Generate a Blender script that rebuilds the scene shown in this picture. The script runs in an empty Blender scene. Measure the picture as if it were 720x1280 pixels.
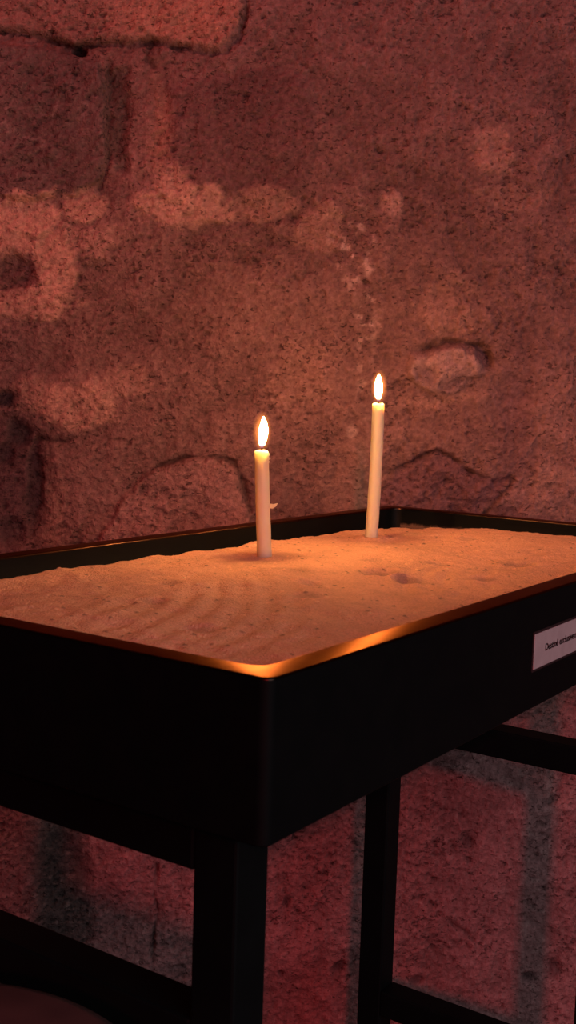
import bpy, bmesh, math, random
import numpy as np
from mathutils import Vector, Matrix

random.seed(4)
C = bpy.context.scene.collection
H = 0.95                       # height of the tray rim above the floor
LX, LY, TH = 1.0, 0.4864, 0.1025   # tray length, width, side height

# ------------------------------------------------------------------ helpers
def link(name, me, mat=None, parent=None, smooth=False):
    o = bpy.data.objects.new(name, me)
    C.objects.link(o)
    if mat: me.materials.append(mat)
    if parent: o.parent = parent
    if smooth:
        me.polygons.foreach_set('use_smooth', [True] * len(me.polygons))
    return o

def obj(name, bm, mat=None, parent=None, smooth=False):
    me = bpy.data.meshes.new(name)
    bmesh.ops.recalc_face_normals(bm, faces=bm.faces)
    bm.to_mesh(me); bm.free()
    return link(name, me, mat, parent, smooth)

def tag(o, label=None, cat=None, group=None, kind=None):
    if label: o['label'] = label
    if cat: o['category'] = cat
    if group: o['group'] = group
    if kind: o['kind'] = kind
    return o

def empty(name, loc):
    o = bpy.data.objects.new(name, None)
    C.objects.link(o); o.location = loc
    o.empty_display_size = 0.05
    return o

def box(bm, x0, y0, z0, x1, y1, z1, bev=0.0):
    r = bmesh.ops.create_cube(bm, size=1)
    vs = r['verts']
    for v in vs:
        v.co = Vector((x0 + (v.co.x + .5) * (x1 - x0), y0 + (v.co.y + .5) * (y1 - y0), z0 + (v.co.z + .5) * (z1 - z0)))
    if bev:
        es = list({e for v in vs for e in v.link_edges})
        bmesh.ops.bevel(bm, geom=es, offset=bev, segments=2, affect='EDGES', profile=0.5)

def lathe(bm, prof, seg=32, path=None):
    """prof: (r, z) list; path(z) -> (dx, dy) bends the axis"""
    rings = []
    for r, z in prof:
        dx, dy = path(z) if path else (0, 0)
        if r < 1e-6:
            rings.append([bm.verts.new((dx, dy, z))])
        else:
            rings.append([bm.verts.new((dx + r * math.cos(2 * math.pi * k / seg), dy + r * math.sin(2 * math.pi * k / seg), z)) for k in range(seg)])
    for a, b in zip(rings, rings[1:]):
        for k in range(seg):
            k2 = (k + 1) % seg
            if len(a) == 1 and len(b) == 1: continue
            if len(a) == 1: bm.faces.new((a[0], b[k2], b[k]))
            elif len(b) == 1: bm.faces.new((a[k], a[k2], b[0]))
            else: bm.faces.new((a[k], a[k2], b[k2], b[k]))

def rrect(x0, y0, x1, y1, r, z, n=8):
    pts = []
    for cx, cy, a0 in ((x1 - r, y1 - r, 0), (x0 + r, y1 - r, 90), (x0 + r, y0 + r, 180), (x1 - r, y0 + r, 270)):
        for k in range(n + 1):
            a = math.radians(a0 + 90 * k / n)
            pts.append((cx + r * math.cos(a), cy + r * math.sin(a), z))
    return pts

def loft(bm, loops, cap_first=True, cap_last=True):
    rings = [[bm.verts.new(p) for p in lp] for lp in loops]
    n = len(rings[0])
    for a, b in zip(rings, rings[1:]):
        for k in range(n):
            bm.faces.new((a[k], a[(k + 1) % n], b[(k + 1) % n], b[k]))
    if cap_first: bm.faces.new(rings[0][::-1])
    if cap_last: bm.faces.new(rings[-1])

# numpy noise -------------------------------------------------------------
def _hash(ix, iy, seed):
    h = (ix.astype(np.int64) * 374761393 + iy.astype(np.int64) * 668265263 + seed * 974634777) & 0xffffffff
    h = ((h ^ (h >> 13)) * 1274126177) & 0xffffffff
    h = ((h ^ (h >> 16)) * 2246822519) & 0xffffffff
    return ((h ^ (h >> 15)) & 0xffffff) / float(0xffffff)

def vnoise(x, y, seed=0):
    ix = np.floor(x); iy = np.floor(y); fx = x - ix; fy = y - iy
    fx = fx * fx * (3 - 2 * fx); fy = fy * fy * (3 - 2 * fy)
    a = _hash(ix, iy, seed); b = _hash(ix + 1, iy, seed); c = _hash(ix, iy + 1, seed); d = _hash(ix + 1, iy + 1, seed)
    return (a * (1 - fx) + b * fx) * (1 - fy) + (c * (1 - fx) + d * fx) * fy

def fbm(x, y, seed=0, oct=4, gain=.5):
    s = 0; amp = 1; tot = 0
    for o in range(oct):
        s = s + amp * vnoise(x * 2 ** o + 13.7 * o, y * 2 ** o - 7.1 * o, seed + o); tot += amp; amp *= gain
    return s / tot

def cells(x, y, seed=0):
    """distance to the nearest jittered cell point, and that cell's random value"""
    ix = np.floor(x); iy = np.floor(y)
    best = np.full_like(x, 9.0); val = np.zeros_like(x)
    for dx in (-1, 0, 1):
        for dy in (-1, 0, 1):
            cx = ix + dx; cy = iy + dy
            px = cx + _hash(cx, cy, seed); py = cy + _hash(cx, cy, seed + 1)
            d = np.hypot(x - px, y - py)
            m = d < best
            best = np.where(m, d, best); val = np.where(m, _hash(cx, cy, seed + 2), val)
    return best, val

def sstep(a, b, x):
    t = np.clip((x - a) / (b - a), 0, 1)
    return t * t * (3 - 2 * t)

def seg_dist(x, y, pts):
    d = np.full_like(x, 1e9)
    for (x0, y0), (x1, y1) in zip(pts, pts[1:]):
        vx, vy = x1 - x0, y1 - y0
        t = np.clip(((x - x0) * vx + (y - y0) * vy) / (vx * vx + vy * vy + 1e-9), 0, 1)
        d = np.minimum(d, np.hypot(x - x0 - t * vx, y - y0 - t * vy))
    return d

def inside(x, y, poly):
    c = np.zeros(x.shape, bool)
    n = len(poly)
    for i in range(n):
        x0, y0 = poly[i]; x1, y1 = poly[(i + 1) % n]
        if y0 == y1: continue
        m = ((y0 > y) != (y1 > y)) & (x < (x1 - x0) * (y - y0) / (y1 - y0) + x0)
        c ^= m
    return c

def sdf(x, y, poly):
    d = seg_dist(x, y, list(poly) + [poly[0]])
    return np.where(inside(x, y, poly), -d, d)

# ------------------------------------------------------------------ materials
def mat(name):
    m = bpy.data.materials.new(name); m.use_nodes = True
    nt = m.node_tree; nt.nodes.clear()
    out = nt.nodes.new('ShaderNodeOutputMaterial')
    p = nt.nodes.new('ShaderNodeBsdfPrincipled')
    nt.links.new(p.outputs[0], out.inputs[0])
    return m, nt, p, out

def N(nt, t, **kw):
    n = nt.nodes.new(t)
    for k, v in kw.items():
        if k in n.inputs: n.inputs[k].default_value = v
        else: setattr(n, k, v)
    return n

def obj_coord(nt):
    return nt.nodes.new('ShaderNodeTexCoord').outputs['Object']

def noise_col(name, c0, c1, scale, rough, spec=.5, bump=0.0, bscale=None, metallic=0.0, r1=None):
    m, nt, p, out = mat(name)
    co = obj_coord(nt)
    n = N(nt, 'ShaderNodeTexNoise', Scale=scale, Detail=5.0); nt.links.new(co, n.inputs['Vector'])
    r = N(nt, 'ShaderNodeValToRGB'); r.color_ramp.elements[0].position = .35; r.color_ramp.elements[1].position = .68
    r.color_ramp.elements[0].color = (*c0, 1); r.color_ramp.elements[1].color = (*c1, 1)
    nt.links.new(n.outputs[0], r.inputs[0]); nt.links.new(r.outputs[0], p.inputs['Base Color'])
    p.inputs['Roughness'].default_value = rough; p.inputs['Specular IOR Level'].default_value = spec
    p.inputs['Metallic'].default_value = metallic
    if r1 is not None:
        mr = N(nt, 'ShaderNodeMapRange'); mr.inputs['To Min'].default_value = rough; mr.inputs['To Max'].default_value = r1
        nt.links.new(n.outputs[0], mr.inputs[0]); nt.links.new(mr.outputs[0], p.inputs['Roughness'])
    if bump:
        n2 = N(nt, 'ShaderNodeTexNoise', Scale=bscale or scale * 4, Detail=4.0); nt.links.new(co, n2.inputs['Vector'])
        b = N(nt, 'ShaderNodeBump', Strength=bump, Distance=.002); nt.links.new(n2.outputs[0], b.inputs['Height'])
        nt.links.new(b.outputs[0], p.inputs['Normal'])
    return m

def attr_mat(name, bump_layers, rough=.95, mottle=(90, .78, 1.22), spec=.15, pits=None):
    """colour from the mesh's own 'albedo' attribute, mottled and bumped by 3-D noise"""
    m, nt, p, out = mat(name)
    co = obj_coord(nt)
    a = N(nt, 'ShaderNodeVertexColor'); a.layer_name = 'albedo'
    n = N(nt, 'ShaderNodeTexNoise', Scale=mottle[0], Detail=6.0, Roughness=.65); nt.links.new(co, n.inputs['Vector'])
    mr = N(nt, 'ShaderNodeMapRange'); mr.inputs['From Min'].default_value = .28; mr.inputs['From Max'].default_value = .72
    mr.inputs['To Min'].default_value = mottle[1]; mr.inputs['To Max'].default_value = mottle[2]
    nt.links.new(n.outputs[0], mr.inputs[0])
    mx = N(nt, 'ShaderNodeVectorMath', operation='SCALE')
    nt.links.new(a.outputs['Color'], mx.inputs[0]); nt.links.new(mr.outputs[0], mx.inputs['Scale'])
    last = mx
    pit_h = None
    if pits:                       # small sharp-edged holes, a little wider than high
        sc = N(nt, 'ShaderNodeVectorMath', operation='MULTIPLY'); sc.inputs[1].default_value = (1, 1, 1.7); nt.links.new(co, sc.inputs[0])
        pn = N(nt, 'ShaderNodeTexNoise', Scale=pits[0], Detail=2.5, Roughness=.55, Distortion=.6); nt.links.new(sc.outputs[0], pn.inputs['Vector'])
        zn = N(nt, 'ShaderNodeTexNoise', Scale=14, Detail=2.0); nt.links.new(co, zn.inputs['Vector'])
        za = N(nt, 'ShaderNodeMath', operation='MULTIPLY_ADD'); nt.links.new(zn.outputs[0], za.inputs[0]); za.inputs[1].default_value = .22; nt.links.new(pn.outputs[0], za.inputs[2])
        pm = N(nt, 'ShaderNodeMapRange'); pm.inputs['From Min'].default_value = .72; pm.inputs['From Max'].default_value = .80
        pm.inputs['To Min'].default_value = 1.0; pm.inputs['To Max'].default_value = pits[1]
        nt.links.new(za.outputs[0], pm.inputs[0])
        last = N(nt, 'ShaderNodeVectorMath', operation='SCALE'); nt.links.new(mx.outputs[0], last.inputs[0]); nt.links.new(pm.outputs[0], last.inputs['Scale'])
        pit_h = pm
    nt.links.new(last.outputs[0], p.inputs['Base Color'])
    p.inputs['Roughness'].default_value = rough; p.inputs['Specular IOR Level'].default_value = spec
    prev = None
    for sc, st, dist in bump_layers:
        t = N(nt, 'ShaderNodeTexNoise', Scale=sc, Detail=4.0, Roughness=.6); nt.links.new(co, t.inputs['Vector'])
        b = N(nt, 'ShaderNodeBump', Strength=st, Distance=dist); nt.links.new(t.outputs[0], b.inputs['Height'])
        if prev: nt.links.new(prev.outputs[0], b.inputs['Normal'])
        prev = b
    if pit_h:
        b = N(nt, 'ShaderNodeBump', Strength=.8, Distance=.003); nt.links.new(pit_h.outputs[0], b.inputs['Height'])
        nt.links.new(prev.outputs[0], b.inputs['Normal']); prev = b
    if prev: nt.links.new(prev.outputs[0], p.inputs['Normal'])
    return m

M_wall = attr_mat('rough_stone_plaster', [(70, .9, .008), (240, .9, .0035)], mottle=(150, .72, 1.28), pits=(120, .45))
M_sand = attr_mat('fine_sand', [(130, .6, .004), (520, .9, .0018)], rough=.98, mottle=(420, .80, 1.20))
M_floor = noise_col('dark_stone_floor', (.10, .075, .07), (.22, .17, .16), 9, .85, .2, .5, 60)
M_steel = noise_col('black_painted_steel', (.0010, .0030, .0034), (.0020, .0040, .0044), 40, .6, .10)
def crust(m):                     # dried sand clinging to the inside of the far end
    nt = m.node_tree; p = [n for n in nt.nodes if n.type == 'BSDF_PRINCIPLED'][0]
    src = p.inputs['Base Color'].links[0].from_socket; co = obj_coord(nt)
    sx = nt.nodes.new('ShaderNodeSeparateXYZ'); nt.links.new(co, sx.inputs[0])
    n = N(nt, 'ShaderNodeTexNoise', Scale=55, Detail=6.0, Roughness=.7); nt.links.new(co, n.inputs['Vector'])
    zr = N(nt, 'ShaderNodeMapRange'); zr.inputs['From Min'].default_value = H - .012; zr.inputs['From Max'].default_value = H - .030; nt.links.new(sx.outputs['Z'], zr.inputs[0])
    ad = N(nt, 'ShaderNodeMath', operation='ADD'); nt.links.new(zr.outputs[0], ad.inputs[0]); nt.links.new(n.outputs[0], ad.inputs[1])
    th = N(nt, 'ShaderNodeMapRange'); th.inputs['From Min'].default_value = 1.02; th.inputs['From Max'].default_value = 1.28; nt.links.new(ad.outputs[0], th.inputs[0])
    ix = N(nt, 'ShaderNodeMath', operation='GREATER_THAN'); nt.links.new(sx.outputs['X'], ix.inputs[0]); ix.inputs[1].default_value = LX - .0225
    ux = N(nt, 'ShaderNodeMath', operation='LESS_THAN'); nt.links.new(sx.outputs['X'], ux.inputs[0]); ux.inputs[1].default_value = LX - .015
    m1 = N(nt, 'ShaderNodeMath', operation='MULTIPLY'); nt.links.new(ix.outputs[0], m1.inputs[0]); nt.links.new(ux.outputs[0], m1.inputs[1])
    m2 = N(nt, 'ShaderNodeMath', operation='MULTIPLY'); nt.links.new(m1.outputs[0], m2.inputs[0]); nt.links.new(th.outputs[0], m2.inputs[1])
    mx = nt.nodes.new('ShaderNodeMix'); mx.data_type = 'RGBA'
    nt.links.new(m2.outputs[0], mx.inputs[0]); nt.links.new(src, mx.inputs[6]); mx.inputs[7].default_value = (.12, .085, .06, 1)
    nt.links.new(mx.outputs[2], p.inputs['Base Color'])
crust(M_steel)
M_rim = noise_col('worn_glossy_rim', (.040, .024, .019), (.065, .038, .029), 60, .25, .5, .03, 160, metallic=1.0, r1=.36)
[n for n in M_rim.node_tree.nodes if n.type == 'BSDF_PRINCIPLED'][0].inputs['Specular Tint'].default_value = (.70, .46, .34, 1)
M_frame = noise_col('matt_black_frame', (.0006, .0034, .0038), (.0014, .0050, .0054), 30, .6, .14)
M_paper = noise_col('white_label_card', (.40, .37, .38), (.46, .43, .44), 60, .6, .3)
M_edge = noise_col('dark_label_border', (.02, .012, .014), (.03, .018, .02), 60, .6, .3)
M_ink = noise_col('black_ink', (.012, .008, .009), (.02, .012, .014), 80, .7, .2)
M_stool = noise_col('dark_red_vinyl', (.085, .045, .045), (.12, .062, .060), 25, .55, .4, .1, 400)
M_stoolframe = noise_col('dark_stool_metal', (.008, .007, .007), (.014, .012, .012), 30, .5, .4)
M_wick = noise_col('charred_wick', (.006, .004, .004), (.02, .012, .01), 300, .9, .1)

def wax():
    m, nt, p, out = mat('ivory_candle_wax')
    co = obj_coord(nt)
    n = N(nt, 'ShaderNodeTexNoise', Scale=45, Detail=3.0); nt.links.new(co, n.inputs['Vector'])
    r = N(nt, 'ShaderNodeValToRGB'); r.color_ramp.elements[0].color = (.86, .75, .46, 1); r.color_ramp.elements[1].color = (.94, .83, .55, 1)
    nt.links.new(n.outputs[0], r.inputs[0]); nt.links.new(r.outputs[0], p.inputs['Base Color'])
    p.inputs['Roughness'].default_value = .42
    p.inputs['Subsurface Weight'].default_value = 1.0
    p.inputs['Subsurface Radius'].default_value = (1.0, .72, .38)
    p.inputs['Subsurface Scale'].default_value = .045
    p.inputs['Specular IOR Level'].default_value = .35
    return m
M_wax = wax()

def flame_mat():
    m = bpy.data.materials.new('candle_flame'); m.use_nodes = True
    nt = m.node_tree; nt.nodes.clear()
    out = nt.nodes.new('ShaderNodeOutputMaterial')
    e = nt.nodes.new('ShaderNodeEmission')
    co = obj_coord(nt)
    sx = nt.nodes.new('ShaderNodeSeparateXYZ'); nt.links.new(co, sx.inputs[0])
    mr = N(nt, 'ShaderNodeMapRange'); mr.inputs['From Min'].default_value = 0; mr.inputs['From Max'].default_value = .014
    mr.inputs['To Min'].default_value = 0; mr.inputs['To Max'].default_value = 1
    nt.links.new(sx.outputs['Z'], mr.inputs[0])
    r = N(nt, 'ShaderNodeValToRGB')
    r.color_ramp.elements[0].position = 0; r.color_ramp.elements[0].color = (.00035, .00025, .0005, 1)
    e1 = r.color_ramp.elements.new(.22); e1.color = (.0011, .0006, .0007, 1)
    r.color_ramp.elements[-1].position = .62; r.color_ramp.elements[-1].color = (1, .43, .15, 1)
    nt.links.new(mr.outputs[0], r.inputs[0]); nt.links.new(r.outputs[0], e.inputs[0])
    e.inputs[1].default_value = FLAME
    nt.links.new(e.outputs[0], out.inputs[0])
    return m
FLAME = 630.0
M_flame = flame_mat()
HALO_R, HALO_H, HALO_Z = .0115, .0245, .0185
def halo_mat():                   # added emissive volume imitating the orange glow around the flame
    m = bpy.data.materials.new('flame_glow_volume'); m.use_nodes = True
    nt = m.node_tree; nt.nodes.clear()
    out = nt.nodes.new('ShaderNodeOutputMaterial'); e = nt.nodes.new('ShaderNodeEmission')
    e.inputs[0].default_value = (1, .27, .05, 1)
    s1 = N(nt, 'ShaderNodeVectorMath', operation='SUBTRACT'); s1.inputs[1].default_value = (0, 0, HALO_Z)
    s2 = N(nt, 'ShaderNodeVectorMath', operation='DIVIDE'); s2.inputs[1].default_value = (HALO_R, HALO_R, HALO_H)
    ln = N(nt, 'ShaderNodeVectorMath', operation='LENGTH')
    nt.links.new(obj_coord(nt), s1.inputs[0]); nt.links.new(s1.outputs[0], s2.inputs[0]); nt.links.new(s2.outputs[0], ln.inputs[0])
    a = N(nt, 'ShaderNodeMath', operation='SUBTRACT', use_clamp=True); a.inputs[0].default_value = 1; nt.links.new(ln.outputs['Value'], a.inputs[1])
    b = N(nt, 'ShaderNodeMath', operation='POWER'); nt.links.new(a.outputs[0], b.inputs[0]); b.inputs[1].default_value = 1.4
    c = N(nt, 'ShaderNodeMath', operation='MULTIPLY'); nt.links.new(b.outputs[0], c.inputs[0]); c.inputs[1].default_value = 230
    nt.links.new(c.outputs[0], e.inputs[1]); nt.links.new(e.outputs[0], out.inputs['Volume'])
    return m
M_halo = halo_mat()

# ------------------------------------------------------------------ camera
F = Vector((0.8216720302865743, 0.5608236415238249, -0.101646041500371))
Rr = Vector((0.566135112075306, -0.8237011371558038, 0.03174069192245717))
Dn = Vector((-0.06592502954280333, -0.08362583187144981, -0.9943141408647411))
CAM = Vector((-0.53004833, -0.37071072, 0.1630856 + H))
FPX = 1434.47
cd = bpy.data.cameras.new('camera'); cam = bpy.data.objects.new('camera', cd); C.objects.link(cam)
mw = Matrix((Rr, -Dn, -F)).transposed().to_4x4(); mw.translation = CAM
cam.matrix_world = mw
cd.sensor_fit = 'VERTICAL'; cd.sensor_height = 24; cd.lens = FPX * 24 / 1280
cd.clip_start = .02
cd.dof.use_dof = True; cd.dof.focus_distance = 1.42; cd.dof.aperture_fstop = 13
bpy.context.scene.camera = cam

# ------------------------------------------------------------------ the stone wall
E_ = np.array([0.64699051, -0.76249805, 0.0])      # along the wall, to the right
NRM = np.array([-0.76249805, -0.64699051, 0.0])    # out of the wall, into the room
O_ = np.array([0.973186, 0.655307, 0.0])

def spaced(lo, fa, fb, hi, fine, coarse):
    a = list(np.arange(fa, lo, -coarse * 1.0))[1:][::-1] + [];
    mid = list(np.arange(fa, fb + 1e-9, fine))
    b = list(np.arange(mid[-1] + coarse, hi + 1e-9, coarse))
    return np.array(a + mid + b)

def build_wall():
    A = spaced(-2.2, -.60, .66, 2.2, .0026, .008)
    Z = spaced(-H - .02, -H - .02, .90, 1.9, .0026, .008)
    aa, zz = np.meshgrid(A, Z)
    # the masonry is drawn out in a frame of its own on the wall's surface, 743 units to the metre
    u = 357.5 + 738.2 * aa + 23.3 * zz
    v = 605.1 + 19.1 * aa - 740.9 * zz
    w = 1.0 / (1 + HW[0] * aa + HW[1] * zz)
    u, v = (HM[0][0] * aa + HM[0][1] * zz + HM[0][2]) * w, (HM[1][0] * aa + HM[1][1] * zz + HM[1][2]) * w
    wx = u + 9 * (fbm(u / 34, v / 34, 5, 3) - .5) * 2; wy = v + 9 * (fbm(u / 34, v / 34, 15, 3) - .5) * 2
    jx = u + 3 * (fbm(u / 9, v / 9, 25, 3) - .5) * 2; jy = v + 3 * (fbm(u / 9, v / 9, 35, 3) - .5) * 2

    big = fbm(u / 190, v / 190, 1, 4); mid = fbm(u / 60, v / 60, 2, 4); sm = fbm(u / 16, v / 16, 3, 4)
    h = .018 * (big - .5) + .014 * (mid - .5) + .0095 * (sm - .5)
    base = np.array([.238, .140, .122])
    col = np.ones(u.shape + (3,)) * base
    col *= (1 + .60 * (big - .5) + .60 * (mid - .5) + .45 * (sm - .5))[..., None]

    def blend(mask, c):
        nonlocal col
        col = col * (1 - mask[..., None]) + np.array(c) * (.75 + .5 * mid)[..., None] * mask[..., None]
    rag = fbm(u / 22, v / 18, 160, 5, .6)
    def blob(cx, cy, rx, ry, soft=.5, rot=0, ragged=False):
        c, s = math.cos(math.radians(rot)), math.sin(math.radians(rot))
        X = (wx - cx) * c + (wy - cy) * s; Y = -(wx - cx) * s + (wy - cy) * c
        r = np.hypot(X / rx, Y / ry)
        k = 1 - sstep(1 - soft, 1 + soft * .6, r)
        return k if not ragged else sstep(.22, .62, k + (rag - .5) * 1.3 * (k > .02))
    def crack(pts, width, depth, dark=.75, warp=True):
        nonlocal h, col
        d = seg_dist(jx if warp else u, jy if warp else v, pts)
        var = fbm(u / 17, v / 17, 170, 3)
        k = (1 - sstep(width * .2, width * 1.5, d * (.45 + 1.1 * sm))) * (.35 + .65 * sstep(.36, .56, var))
        h = h - depth * 1.3 * k
        wide = 1 - sstep(0, width * 4.5, d); col = col * (1 - .22 * dark * wide * var)[..., None]; h = h - depth * .25 * wide
        col = col * (1 - dark * k)[..., None]
    PALE = [.54, .325, .245]; ORANGE = [.40, .215, .155]; BROWN = [.165, .110, .103]; LEG_SHADE = [.085, .068, .066]; PURPLE = [.20, .105, .110]

    # --- upper left masonry
    s1 = sdf(wx, wy, [(-200, -200), (306, -200), (310, 8), (296, 46), (272, 66), (235, 58), (190, 50), (130, 53), (100, 57), (55, 43), (0, 36), (-200, 30)])
    k = 1 - sstep(-5, 4, s1); h += .006 * k; blend(k * .6, [.36, .205, .165])
    blend(k * blob(225, 22, 90, 48, .8) * .85, [.50, .27, .19])
    s2 = sdf(wx, wy, [(-200, 58), (60, 60), (100, 66), (128, 78), (137, 105), (132, 150), (135, 190), (122, 232), (95, 247), (0, 248), (-200, 250)])
    k = 1 - sstep(-5, 3, s2); h += .012 * k * (.8 + .4 * sm); blend(k * .85, BROWN)
    blend(k * (1 - sstep(.0, .06, np.abs(fbm(u / 30, v / 30, 77, 3) - .5))) * blob(50, 155, 75, 30, .7) * .5, [.40, .29, .26])
    gap = sdf(wx, wy, [(140, 92), (160, 88), (160, 150), (156, 212), (141, 216), (139, 150)])
    k = 1 - sstep(-6, 9, gap); h -= .012 * k; blend(k * .9, [.105, .078, .068])
    s3 = sdf(wx, wy, [(212, 108), (270, 92), (345, 82), (385, 98), (398, 180), (385, 245), (320, 256), (270, 250), (222, 228), (206, 190), (204, 145)])
    k = 1 - sstep(-12, 4, s3 + 14 * (sm - .5)); h += .008 * k; blend(k * .75, [.175, .096, .09])
    k2 = k * (fbm(u / 26, v / 5, 90, 3)); h -= .004 * k2
    blend(blob(198, 165, 13, 75, .8) * .7, ORANGE)
    crack([(-50, 36), (0, 40), (48, 45), (90, 56), (130, 55), (188, 52), (232, 60), (262, 68), (283, 66), (300, 45), (309, 15), (308, -40)], 3.0, .008, .7)
    crack([(134, 70), (140, 110), (136, 160), (138, 200), (124, 236)], 2.2, .005, .45)
    crack([(190, 55), (182, 75), (196, 84)], 2.6, .004, .5)
    k = blob(102, 61, 9, 5, .3); h -= .02 * k; blend(k, [.02, .014, .013])
    k = blob(305, 45, 16, 26, .8); blend(k * .5, [.24, .15, .14])

    # --- pale lime patches left
    for cx, cy, rx, ry, s, a in ((35, 265, 42, 26, .5, .9), (108, 262, 24, 20, .6, .8), (16, 292, 40, 30, .6, .75), (70, 335, 24, 52, .6, .8), (35, 378, 62, 20, .6, .7),
                                 (228, 258, 58, 24, .8, .75), (335, 256, 45, 22, .8, .5), (215, 232, 24, 20, .8, .6), (120, 300, 40, 22, .9, .35),
                                 (100, 508, 52, 26, .8, .6), (40, 495, 30, 22, .8, .4), (400, 286, 30, 30, .9, .45), (150, 480, 40, 20, .9, .35),
                                 (280, 385, 60, 60, 1, .15), (375, 470, 40, 40, 1, .25), (620, 190, 30, 34, .9, .45), (560, 385, 34, 40, 1, .3), (640, 250, 40, 20, .9, .3),
                                 (440, 600, 40, 50, 1, .2), (700, 520, 40, 80, 1, .2), (690, 615, 60, 30, .9, .4), (60, 620, 20, 60, .9, .25)):
        k = blob(cx, cy, rx * 1.12, ry * 1.12, s, 0, True) * a
        blend(k, PALE); h += .004 * k
    k = blob(20, 340, 24, 26, .45); h -= .008 * k; blend(k * .9, [.15, .088, .082])
    k = blob(15, 435, 55, 48, .8); blend(k * .6, [.165, .10, .095]); h -= .004 * k
    k = blob(150, 245, 26, 10, .8); blend(k * .6, [.17, .10, .095])

    # --- dark left edge
    k = blob(5, 600, 56, 120, .55); blend(k * .85, [.105, .062, .066]); h -= .012 * k * (.5 + sm)
    for cx, cy, rx, ry, a in ((8, 497, 16, 12, 1), (20, 540, 16, 20, .9), (44, 610, 9, 62, .8), (5, 570, 12, 18, .7), (14, 665, 22, 20, .6)):
        k = blob(cx, cy, rx, ry, .5); h -= .010 * k; blend(k * a, [.045, .034, .038])
    crack([(30, 555), (50, 548), (75, 552), (110, 545)], 2.4, .004, .5)

    # --- stone behind the near candle
    s4 = sdf(wx, wy, [(118, 720), (128, 664), (150, 622), (176, 596), (205, 582), (236, 571), (268, 569), (296, 582), (310, 618), (314, 660), (316, 720)])
    k = 1 - sstep(-6, 3, s4); h += .012 * k; blend(k * .7, [.36, .205, .182])
    crack([(170, 600), (196, 585), (232, 571), (268, 568), (292, 578), (306, 606), (313, 640)], 2.6, .006, .6)
    crack([(250, 566), (270, 572), (286, 590)], 2, .003, .4)
    k = blob(176, 612, 9, 7, .6); h -= .006 * k; blend(k * .7, [.12, .07, .07])
    k = blob(318, 600, 9, 60, .8); blend(k * .4, [.17, .10, .10])

    # --- middle: streak of lime specks, small flake
    k = blob(490, 257, 13, 18, .5); blend(k * .85, [.50, .32, .26]); h += .004 * k
    sp = sstep(.56, .70, fbm(u / 9, v / 9, 61, 3)) * blob(459, 375, 13, 125, .9) + sstep(.58, .70, fbm(u / 10, v / 10, 62, 3)) * blob(436, 315, 30, 45, .9)
    blend(np.clip(sp, 0, 1) * .85, [.62, .44, .37])
    k = blob(437, 535, 7, 8, .5) + blob(459, 335, 6, 12, .5) + blob(455, 282, 7, 7, .5) + blob(470, 415, 6, 30, .8) * .5
    blend(np.clip(k, 0, 1) * .7, [.55, .39, .33])

    # --- the oval stone
    s5 = sdf(wx, wy, [(509, 462), (516, 444), (540, 434), (575, 430), (598, 438), (606, 452), (600, 472), (582, 488), (555, 494), (528, 488), (512, 476)])
    k = 1 - sstep(-7, 3, s5); h += .013 * k; blend(k * .85, [.42, .28, .25])
    k = blob(565, 478, 30, 12, .7, -12) + blob(528, 468, 13, 13, .7); h -= .007 * np.clip(k, 0, 1); blend(np.clip(k, 0, 1) * .75, [.17, .105, .108])
    k = blob(555, 500, 62, 8, .9, -8); blend(k * .4, PALE)
    crack([(524, 438), (545, 430), (572, 426), (594, 430), (610, 442), (613, 458)], 3.0, .008, .6)
    k = blob(606, 443, 10, 14, .7); h -= .006 * k; blend(k * .6, [.13, .085, .088])
    k = blob(640, 498, 30, 36, .8); h -= .010 * k; blend(k * .5, [.215, .125, .12])  # bulge's shadow painted as a darker, slightly sunken ellipse
    k = blob(580, 540, 60, 24, 1); blend(k * .4, [.24, .135, .125])

    # --- broken dark stone behind the far corner
    s6 = sdf(wx, wy, [(470, 720), (474, 622), (486, 594), (512, 578), (545, 562), (572, 574), (592, 590), (636, 598), (628, 622), (600, 648), (590, 720)])
    k = 1 - sstep(-6, 4, s6); h += (.010 * (fbm(u / 14, v / 14, 66, 4) - .5) * 2 - .004) * k; blend(k * .8, PURPLE)
    crack([(474, 596), (505, 582), (545, 562), (570, 574), (590, 591)], 2.4, .006, .65)
    crack([(592, 591), (618, 601), (640, 597)], 2.0, .004, .5)
    crack([(642, 600), (622, 624), (604, 646)], 2.4, .005, .55)

    # --- top right: broad soft unevenness with dark scuffs
    for cx, cy, rx, ry, a in ((575, 95, 26, 14, .5), (405, 60, 14, 40, .4), (690, 90, 40, 20, .35), (710, 225, 20, 30, .45), (370, 210, 60, 50, .3), (480, 140, 70, 30, .2),
                              (560, 300, 60, 14, .3), (660, 440, 26, 50, .3), (480, 430, 24, 16, .4), (250, 430, 70, 60, .22), (600, 330, 40, 20, .25)):
        blend(blob(cx, cy, rx, ry, .9) * a, [.19, .11, .10])

    # --- below the tray
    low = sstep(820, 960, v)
    col = col * (1 - low[..., None] * (1 - np.array([1.36, 1.22, 1.40])))  # colour lightened below the tray, standing in for stronger light there
    tray_shade = (1 - sstep(94, 122, wx + 4 * (sm - .5))) * sstep(860, 960, v)
    blend(tray_shade * .72, [.115, .098, .092])  # grey shadow of the stand painted into the wall colour at left
    k = blob(82, 1120, 36, 130, .45) * .8; blend(k, LEG_SHADE); h -= .010 * k  # cast shadow of a leg painted as a dark upright band
    k = blob(135, 1110, 30, 40, .8); blend(k * .45, [.17, .09, .10])
    crack([(196, 1080), (194, 1120), (196, 1150), (191, 1180), (190, 1215)], 1.5, .006, .65)
    crack([(563, 1055), (572, 1066), (588, 1076)], 2.0, .005, .6)
    crack([(210, 1240), (216, 1250), (212, 1262)], 2.0, .004, .6)
    crack([(565, 1155), (580, 1165), (592, 1175)], 1.8, .004, .5)
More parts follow.
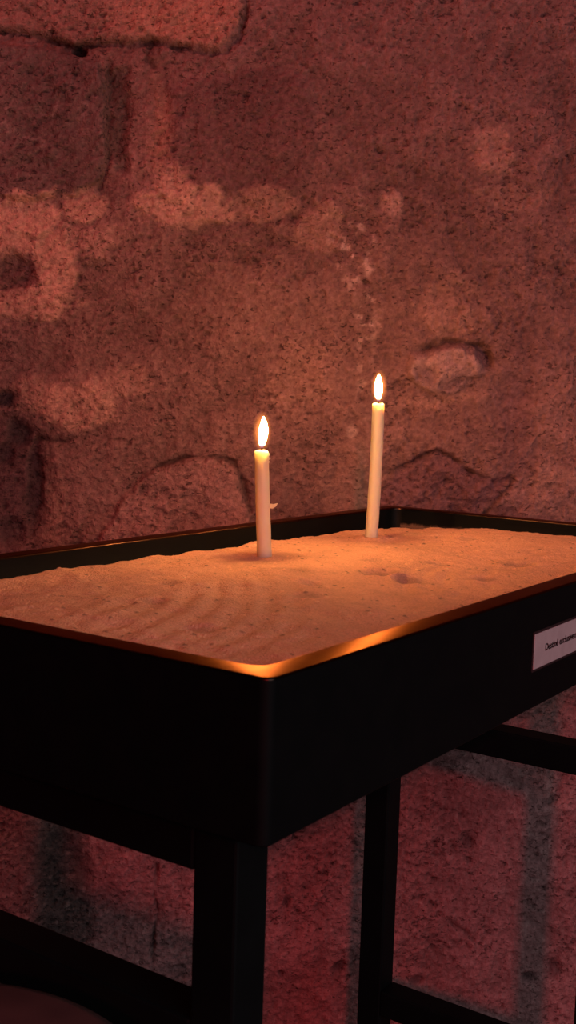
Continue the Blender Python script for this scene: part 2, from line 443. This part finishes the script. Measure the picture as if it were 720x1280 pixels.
    for cx, cy, rx, ry in ((362, 1128, 6, 9), (424, 1210, 8, 9), (585, 1052, 7, 10), (690, 1000, 12, 4), (348, 1218, 5, 6), (695, 1210, 10, 14), (660, 1222, 12, 6), (572, 925, 9, 5), (520, 1222, 10, 5)):
        k = blob(cx, cy, rx, ry, .6); h -= .007 * k; blend(k * .8, [.09, .055, .058])
    sp = sstep(.66, .74, fbm(u / 7, v / 7, 71, 3)) * low
    blend(sp * .22, [.50, .36, .34])
    k = (blob(118, 1055, 5, 26, .8) + blob(412, 1190, 7, 18, .8) * .7 + blob(452, 1070, 6, 40, .9) * .6 + blob(700, 980, 20, 30, .9) * .5 + blob(688, 1195, 20, 30, .9) * .4) * sstep(.35, .6, sm)
    blend(np.clip(k, 0, 1) * .8, [.50, .33, .31])

    # --- pitting of the lime plaster everywhere (deeper where it was never smoothed)
    qx = u + 5 * (fbm(u / 6, v / 6, 140, 3) - .5) * 2; qy = v + 4 * (fbm(u / 6, v / 6, 150, 3) - .5) * 2
    d1, c1 = cells(qx / 15, qy / 9, 101); d2, c2 = cells(qx / 7.0, qy / 4.0, 111)
    zone = sstep(.36, .66, fbm(u / 60, v / 45, 120, 4))
    pit = (1 - sstep(.05, .34, d1)) * (c1 > .70) * (.15 + .85 * zone) + .75 * (1 - sstep(.05, .36, d2)) * (c2 > .66) * (.15 + .85 * zone)
    pit = np.clip(pit, 0, 1)
    h -= .0055 * pit; col *= (1 - .50 * pit)[..., None]
    gr = fbm(u / 4.5, v / 3.4, 130, 3) - .5
    h += .0052 * gr; col *= (1 + .75 * gr)[..., None]
    # foot of the wall bulges over the floor
    h += .02 * sstep(-H + .07, -H, zz) * (.5 + mid)
    col = np.clip(col, .012, .8)
    P = O_[None, None] + aa[..., None] * E_ + h[..., None] * NRM
    P[..., 2] = zz + H
    ny, nx = u.shape
    idx = np.arange(ny * nx).reshape(ny, nx)
    f = np.stack([idx[:-1, :-1], idx[:-1, 1:], idx[1:, 1:], idx[1:, :-1]], -1).reshape(-1, 4)
    return grid_mesh('wall_back', P.reshape(-1, 3), f, col.reshape(-1, 3))

def grid_mesh(name, P, f, col):
    me = bpy.data.meshes.new(name)
    me.vertices.add(len(P)); me.vertices.foreach_set('co', P.astype(np.float32).ravel())
    me.loops.add(len(f) * 4); me.loops.foreach_set('vertex_index', f.astype(np.int32).ravel())
    me.polygons.add(len(f))
    me.polygons.foreach_set('loop_start', np.arange(0, len(f) * 4, 4, dtype=np.int32))
    me.polygons.foreach_set('loop_total', np.full(len(f), 4, dtype=np.int32))
    me.polygons.foreach_set('use_smooth', np.ones(len(f), bool))
    me.update(calc_edges=True); me.validate()
    at = me.color_attributes.new('albedo', 'FLOAT_COLOR', 'POINT')
    at.data.foreach_set('color', np.c_[col, np.ones(len(col))].astype(np.float32).ravel())
    return me

# plan of the masonry on the wall's surface (rows of a plane-to-plan map, metres -> plan units)
def plan_map():
    # derived once from where the stones stand on the wall
    pts = []
    for a in (-.45, .45):
        for z in (-.75, .75):
            P = Vector(O_ + a * E_); P.z = z + H
            d = P - CAM; dz = d.dot(F)
            pts.append((a, z, 360 + FPX * d.dot(Rr) / dz, 640 + FPX * d.dot(Dn) / dz))
    A = []; b = []
    for a, z, U, V in pts:
        A.append([a, z, 1, 0, 0, 0, -U * a, -U * z]); b.append(U)
        A.append([0, 0, 0, a, z, 1, -V * a, -V * z]); b.append(V)
    s = np.linalg.solve(np.array(A), np.array(b))
    return [s[0:3], s[3:6]], s[6:8]
HM, HW = plan_map()
wall = link('wall_back', build_wall(), M_wall)
tag(wall, kind='structure')

bm = bmesh.new()
box(bm, -2.6, -2.6, -.06, 2.9, 2.9, 0)
tag(obj('floor', bm, M_floor), kind='structure')

# ------------------------------------------------------------------ the sand tray on its stand
stand = empty('sand_tray_stand', (LX / 2, LY / 2, 0))
tag(stand, 'long black steel tray on a tall open-sided black stand, filled with sand', 'candle stand')
OFF = Vector((-LX / 2, -LY / 2, 0))
def part(name, bm, m, parent=stand, smooth=False):
    o = obj(name, bm, m, parent, smooth)
    o.location = OFF if parent == stand else (0, 0, 0)
    return o

RW = .022
def tray_bm():
    bm = bmesh.new()
    L = []
    def ring(inset, r, z): return rrect(inset, inset, LX - inset, LY - inset, r, H + z)
    L.append(ring(.002, .007, -TH)); L.append(ring(0, .008, -TH + .002))
    L.append(ring(0, .008, -.0016))
    for k in range(1, 4):
        a = math.radians(90 * k / 3); L.append(ring(.0016 * (1 - math.cos(a)), .008, -.0016 * (1 - math.sin(a))))
    L.append(ring(.010, .010, .0001))
    for k in range(0, 4):
        a = math.radians(90 * k / 3); L.append(ring(RW - .0022 + .0022 * math.sin(a), .014, -.0022 * (1 - math.cos(a))))
    L.append(ring(RW, .014, -.088))
    loft(bm, L)
    return bm
tray = part('tray', tray_bm(), M_steel, smooth=True)
tray.data.materials.append(M_rim)
for f in tray.data.polygons:
    if f.center.z > H - .0062 and len(f.vertices) == 4: f.material_index = 1
# keep flat sides flat
md = tray.modifiers.new('wn', 'WEIGHTED_NORMAL'); md.keep_sharp = True

W = .0367
FX0, FX1, FY0, FY1 = .0545, .8744, .0599, .4149
for lx in (FX0, FX1 - W):
    for ly in (FY0, FY1 - W):
        b = bmesh.new(); box(b, lx, ly, .006, lx + W, ly + W, H - TH, .0022)
        leg = part('leg', b, M_frame)
        b = bmesh.new(); box(b, lx - .004, ly - .004, 0, lx + W + .004, ly + W + .004, .010, .002)
        part('leg_pad', b, M_frame, leg).location = (0, 0, 0)
    for name, z0, z1 in (('top_rail', -.159, -TH), ('middle_rail', -.3017, -.265), ('bottom_rail', -.712, -.675)):
        b = bmesh.new(); box(b, lx, FY0 + W, H + z0, lx + W, FY1 - W, H + z1, .0022)
        part(name, b, M_frame)

# label on the long side
sx0, sx1, sz0, sz1 = .3945, .555, -.0665, -.0355
b = bmesh.new(); box(b, sx0, -.0012, H + sz0, sx1, 0, H + sz1, .0003)
sign = part('label_plate', b, M_paper); sign['label'] = 'white card label with one line of black lettering'
b = bmesh.new()
loft(b, [rrect(sx0 - .0022, H + sz0 - .0022, sx1 + .0022, H + sz1 + .0022, .001, 0), rrect(sx0 - .0022, H + sz0 - .0022, sx1 + .0022, H + sz1 + .0022, .001, .0006)])
for vtx in b.verts: vtx.co = Vector((vtx.co.x, -vtx.co.z, vtx.co.y))
part('label_backing', b, M_edge, sign)
fc = bpy.data.curves.new('text', 'FONT'); fc.body = 'Destin\u00e9 exclusivement'; fc.size = .0088; fc.extrude = .00012; fc.offset = .00016
to = bpy.data.objects.new('lettering_source', fc); C.objects.link(to)
bpy.context.view_layer.update()
tm = bpy.data.meshes.new_from_object(to.evaluated_get(bpy.context.evaluated_depsgraph_get()))
bpy.data.objects.remove(to)
lt = link('lettering', tm, M_ink, sign)
tm.transform(Matrix.Translation((.4185, -.0014, H - .0535)) @ Matrix.Rotation(math.radians(90), 4, 'X') @ Matrix.Scale(1.12, 4, (1, 0, 0)))

# ------------------------------------------------------------------ sand
CAND = [((.5225, .3778), (-.0040, .0058), .1345 - .013, 'short'), ((.7700, .3830), (.0014, -.0021), .186 - .010, 'tall')]
def sand_h(x, y):
    h = -.0205 + 0 * x
    h += .0075 * (fbm(x * 7, y * 7, 41, 3) - .5) + .0058 * (fbm(x * 26, y * 26, 42, 3) - .5) + .0026 * (fbm(x * 90, y * 90, 43, 3) - .5)
    h -= .0085 * sstep(.60, .95, x) * sstep(.25, .45, y)                     # lower towards the far corner
    h += .0045 * np.exp(-((x - .88) ** 2 / .02 + (y - .20) ** 2 / .03))
    # finger-raked arcs in the near half
    cx, cy = .02, .62
    r = np.hypot(x - cx, (y - cy) * 1.0) + .012 * (fbm(x * 9, y * 9, 44, 2) - .5)
    m = sstep(.22, .30, r) * (1 - sstep(.48, .60, r)) * (1 - sstep(.26, .34, y)) * sstep(.05, .15, x)
    h += m * .0008 * np.sin(r * 250)
    cx, cy = .62, .02
    r = np.hypot(x - cx, (y - cy) * 1.2) + .02 * (fbm(x * 8, y * 8, 46, 2) - .5)
    m = sstep(.10, .14, r) * (1 - sstep(.24, .30, r)) * sstep(.4, .6, fbm(x * 6, y * 6, 47, 2))
    h += m * .0008 * np.sin(r * 260)
    # old candle holes and scuffs
    for px, py, rr, dp in DENTS:
        q = np.hypot(x - px, y - py) / rr
        h += -dp * np.exp(-(q * 1.4) ** 2) + dp * .35 * np.exp(-((q - 1.25) * 3) ** 2)
    for (px, py), t, L, n in CAND:
        q = np.hypot(x - px, y - py)
        h += .0022 * np.exp(-((q - .015) / .008) ** 2)
    return h
DENTS = [(.505, .215, .020, .006), (.49, .175, .016, .0045), (.62, .205, .014, .004), (.69, .14, .020, .005), (.40, .235, .012, .003), (.34, .20, .016, .003),
         (.795, .375, .013, .005), (.30, .33, .014, .003), (.58, .27, .012, .003), (.45, .29, .015, .003), (.83, .27, .016, .003), (.22, .28, .012, .003), (.55, .12, .016, .004), (.16, .18, .014, .003)]
def build_sand():
    g = RW + .0008
    X = np.linspace(g, LX - g, 480); Y = np.linspace(g, LY - g, 225)
    x, y = np.meshgrid(X, Y)
    h = sand_h(x, y)
    ed = np.minimum(np.minimum(x - g, LX - g - x), np.minimum(y - g, LY - g - y))
    h += .003 * (fbm(x * 30, y * 30, 51, 3) - .5) * (1 - sstep(0, .03, ed))
    base = np.array([.93, .57, .325])
    col = np.ones(x.shape + (3,)) * base
    n = fbm(x * 14, y * 14, 52, 4); f = fbm(x * 60, y * 60, 53, 3)
    col *= (1 + .25 * (n - .5) + .22 * (f - .5))[..., None]
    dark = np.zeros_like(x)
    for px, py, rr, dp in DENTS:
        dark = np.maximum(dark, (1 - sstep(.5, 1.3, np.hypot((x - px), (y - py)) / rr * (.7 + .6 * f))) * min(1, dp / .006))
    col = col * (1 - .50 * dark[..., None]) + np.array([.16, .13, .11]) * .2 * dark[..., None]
    d1, c1 = cells(x / .011, y / .011, 54)
    sp = (1 - sstep(.08, .20, d1)) * (c1 > .94)
    d2, c2 = cells(x / .021, y / .021, 57)
    sp = np.maximum(sp, (1 - sstep(.06, .13, d2)) * (c2 > .88))
    col = col * (1 - .62 * sp[..., None]); h = h + .0008 * sp
    sl = (1 - sstep(.10, .24, d1)) * (c1 < .05); col = col * (1 + .35 * sl[..., None]); h = h + .0012 * sl
    P = np.stack([x, y, h + H], -1)
    ny, nx = x.shape
    # closed bed: top grid, side skirt and underside
    top = P.reshape(-1, 3)
    idx = np.arange(ny * nx).reshape(ny, nx)
    f4 = [np.stack([idx[:-1, :-1], idx[:-1, 1:], idx[1:, 1:], idx[1:, :-1]], -1).reshape(-1, 4)]
    border = np.concatenate([idx[0, :], idx[1:, -1], idx[-1, -2::-1], idx[-2:0:-1, 0]])
    low = top[border].copy(); low[:, 2] = H - .0875
    k = len(border); li = np.arange(k) + len(top)
    nxt = np.roll(np.arange(k), -1)
    f4.append(np.stack([border, li, li[nxt], border[nxt]], -1))
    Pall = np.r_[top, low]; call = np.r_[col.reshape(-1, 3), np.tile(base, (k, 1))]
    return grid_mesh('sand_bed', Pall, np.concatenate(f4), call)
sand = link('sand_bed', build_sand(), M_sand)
tag(sand, 'pale loose sand filling the black tray around the candles', 'sand', kind='stuff')

# ------------------------------------------------------------------ candles
def make_candle(pos, tilt, length, label, seed, drips):
    rng = random.Random(seed)
    (px, py) = pos
    zs = float(sand_h(np.array([[px]]), np.array([[py]]))[0, 0]) + H
    root = empty('candle', (px, py, zs)); tag(root, label, 'candle', 'lit church candles in the sand')
    R = .0081
    bow = .0012 if seed == 2 else -.0004
    def path(z):
        t = z / length
        return (tilt[0] * t + bow * 4 * t * (1 - t) * .57, tilt[1] * t - bow * 4 * t * (1 - t) * .82)
    prof = [(0, -.035), (R * .97, -.035)]
    n = 26
    for k in range(n + 1):
        z = -.03 + (length - .0025 + .03) * k / n
        prof.append((R * (1.03 - .05 * max(0, z) / length + .012 * math.sin(z * 210 + seed)), z))
    prof += [(R * .985, length - .0016), (R * .93, length - .0006), (R * .80, length - .0001), (R * .62, length - .0004), (R * .3, length - .0007), (0, length - .0008)]
    b = bmesh.new(); lathe(b, prof, 36, path)
    for vtx in b.verts:                                     # uneven melted lip
        t = max(0, (vtx.co.z - (length - .004)) / .004)
        vtx.co.z += t * .0009 * math.sin(math.atan2(vtx.co.y - tilt[1], vtx.co.x - tilt[0]) * 2 + seed)
    body = obj('wax_body', b, M_wax, root, True)
    tx, ty = path(length)
    # runs and flakes of wax on the side of the candle that faces right
    if drips:
        e = Vector((.57, -.82, 0))
        b = bmesh.new()
        for dz, r, s, out in ((-.005, .0014, 1.6, 1.0), (-.009, .0012, 1.3, 1.12), (-.013, .0009, 1.8, 1.02), (-.022, .0008, 3.2, .99), (-.033, .0006, 2.4, .99)):
            c = Vector((tx, ty, length + dz)) + e * (R * out)
            bmesh.ops.create_icosphere(b, subdivisions=2, radius=r, matrix=Matrix.Translation(c) @ Matrix.Diagonal((1, 1, s, 1)))
        for vtx in b.verts: vtx.co += Vector([(rng.random() - .5) * .0006 for _ in range(3)])
        obj('wax_drip', b, M_wax, root, True)
        c = Vector((tx * .55, ty * .55, length - .062)) + e * R
        b = bmesh.new()
        pts = [(-.001, .0022), (.0035, .0016), (.0092, .0030), (.0066, -.0012), (.0032, -.0036), (-.001, -.0030)]
        f0 = [b.verts.new(c + e * a + Vector((0, 0, z)) + Vector((.82, .57, 0)) * .0006) for a, z in pts]
        f1 = [b.verts.new(c + e * a + Vector((0, 0, z)) - Vector((.82, .57, 0)) * .0008) for a, z in pts]
        b.faces.new(f0); b.faces.new(f1[::-1])
        for i in range(len(pts)): b.faces.new((f0[i], f0[i - 1], f1[i - 1], f1[i]))
        fl = obj('wax_flake', b, M_wax, root)
    b = bmesh.new()
    lathe(b, [(0, length - .003), (.0008, length - .003), (.00075, length + .004), (.0006, length + .0075), (0, length + .008)], 10,
          lambda z: (tx + .0010 * max(0, (z - length) / .008) ** 2, ty - .0014 * max(0, (z - length) / .008) ** 2))
    obj('wick', b, M_wick, root, True)
    # teardrop flame
    b = bmesh.new(); FH = .0355
    keys = [(0, 0), (.02, .0020), (.08, .0031), (.18, .0042), (.30, .0053), (.42, .0060), (.52, .0061), (.62, .0057), (.72, .0048), (.82, .0035), (.90, .0022), (.96, .0010), (1, 0)]
    pr = [(0, 0)]
    for k in range(1, 36):
        t = k / 36
        i = max(j for j in range(len(keys)) if keys[j][0] <= t)
        (t0, r0), (t1, r1) = keys[i], keys[i + 1]
        pr.append(((r0 + (r1 - r0) * (t - t0) / (t1 - t0)) * .84, t * FH))
    pr.append((0, FH))
    lean = (.0009, -.0013) if drips else (-.0004, .0006)
    lathe(b, pr, 28, lambda z: (lean[0] * math.sin(z / FH * 2.2), lean[1] * math.sin(z / FH * 2.2)))
    fl = obj('flame', b, M_flame, root, True); fl.location = (tx, ty, length + .0026)
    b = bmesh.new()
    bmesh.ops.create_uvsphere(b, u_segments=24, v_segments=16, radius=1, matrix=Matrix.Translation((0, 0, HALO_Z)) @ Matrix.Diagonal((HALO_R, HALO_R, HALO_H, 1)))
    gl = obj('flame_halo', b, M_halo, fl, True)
    return root
make_candle(CAND[0][0], CAND[0][1], CAND[0][2], 'shorter lit ivory candle, left of the two, with a wax flake on its side', 1, True)
make_candle(CAND[1][0], CAND[1][1], CAND[1][2], 'taller lit ivory candle, smooth and leaning slightly, nearer the far corner of the tray', 2, False)

# ------------------------------------------------------------------ round stool, bottom left
SX, SY, SR, SZ = -.1489, .1474, .153, H - .243
st = empty('stool', (SX, SY, 0)); tag(st, 'dark red round stool in the lower left corner, in front of the stand', 'stool')
b = bmesh.new()
lathe(b, [(0, SZ - .045), (SR - .012, SZ - .045), (SR - .003, SZ - .040), (SR, SZ - .030), (SR, SZ - .012), (SR - .004, SZ - .004), (SR - .014, SZ), (SR * .6, SZ + .003), (0, SZ + .004)], 72)
obj('seat', b, M_stool, st, True)
for k in range(4):
    a = math.radians(45 + 90 * k); b = bmesh.new()
    lathe(b, [(0, 0), (.012, 0), (.012, SZ - .046), (0, SZ - .046)], 16, lambda z: ((.085 + .035 * (1 - z / SZ)) * math.cos(a), (.085 + .035 * (1 - z / SZ)) * math.sin(a)))
    obj('leg', b, M_stoolframe, st, True)
b = bmesh.new()
n = 48
rr = [[b.verts.new(((.107 + .008 * math.cos(2 * math.pi * j / 10)) * math.cos(2 * math.pi * i / n), (.107 + .008 * math.cos(2 * math.pi * j / 10)) * math.sin(2 * math.pi * i / n), .22 + .008 * math.sin(2 * math.pi * j / 10))) for j in range(10)] for i in range(n)]
for i in range(n):
    for j in range(10):
        b.faces.new((rr[i][j], rr[(i + 1) % n][j], rr[(i + 1) % n][(j + 1) % 10], rr[i][(j + 1) % 10]))
obj('foot_ring', b, M_stoolframe, st, True)

# ------------------------------------------------------------------ light
def cam_pt(right, depth, up):     # a place in the room measured from where one stands
    Fh = Vector((F.x, F.y, 0)).normalized(); Rh = Vector((Fh.y, -Fh.x, 0))
    return Vector((CAM.x, CAM.y, 0)) + Rh * right + Fh * depth + Vector((0, 0, up))
def area(name, loc, target, size, energy, color):
    d = bpy.data.lights.new(name, 'AREA'); d.shape = 'DISK'; d.size = size; d.energy = energy; d.color = color
    o = bpy.data.objects.new(name, d); C.objects.link(o); o.location = loc
    o.rotation_euler = (Vector(target) - Vector(loc)).to_track_quat('-Z', 'Y').to_euler()
    return o
WC = Vector(O_); WC.z = H
area('red_lamp', cam_pt(0.1, -3.8, H + 1.80), WC, .26, 90, (1, .030, .045))
area('room_fill', cam_pt(1.6, -1.3, H + .9), WC, 2.0, 24, (.93, .90, .94))  # added unseen soft fill for ambient light, set rightward to reach the label
d = bpy.data.lights.new('wall_relief_spot', 'SPOT'); d.energy = 31; d.color = (1, .16, .12); d.shadow_soft_size = .05  # added unseen spot, raking the upper wall to bring out its relief
d.spot_size = math.radians(62); d.spot_blend = .9
o = bpy.data.objects.new('wall_relief_spot', d); C.objects.link(o); o.location = cam_pt(-.55, .94, H + 2.0)
o.rotation_euler = (Vector(O_) + Vector((0, 0, H + .62)) - o.location).to_track_quat('-Z', 'Y').to_euler()

w = bpy.data.worlds.new('world'); bpy.context.scene.world = w; w.use_nodes = True
w.node_tree.nodes['Background'].inputs[0].default_value = (.75, .8, .85, 1)
w.node_tree.nodes['Background'].inputs[1].default_value = .012

sc = bpy.context.scene
sc.view_settings.view_transform = 'Standard'
sc.view_settings.look = 'None'
sc.view_settings.exposure = 0
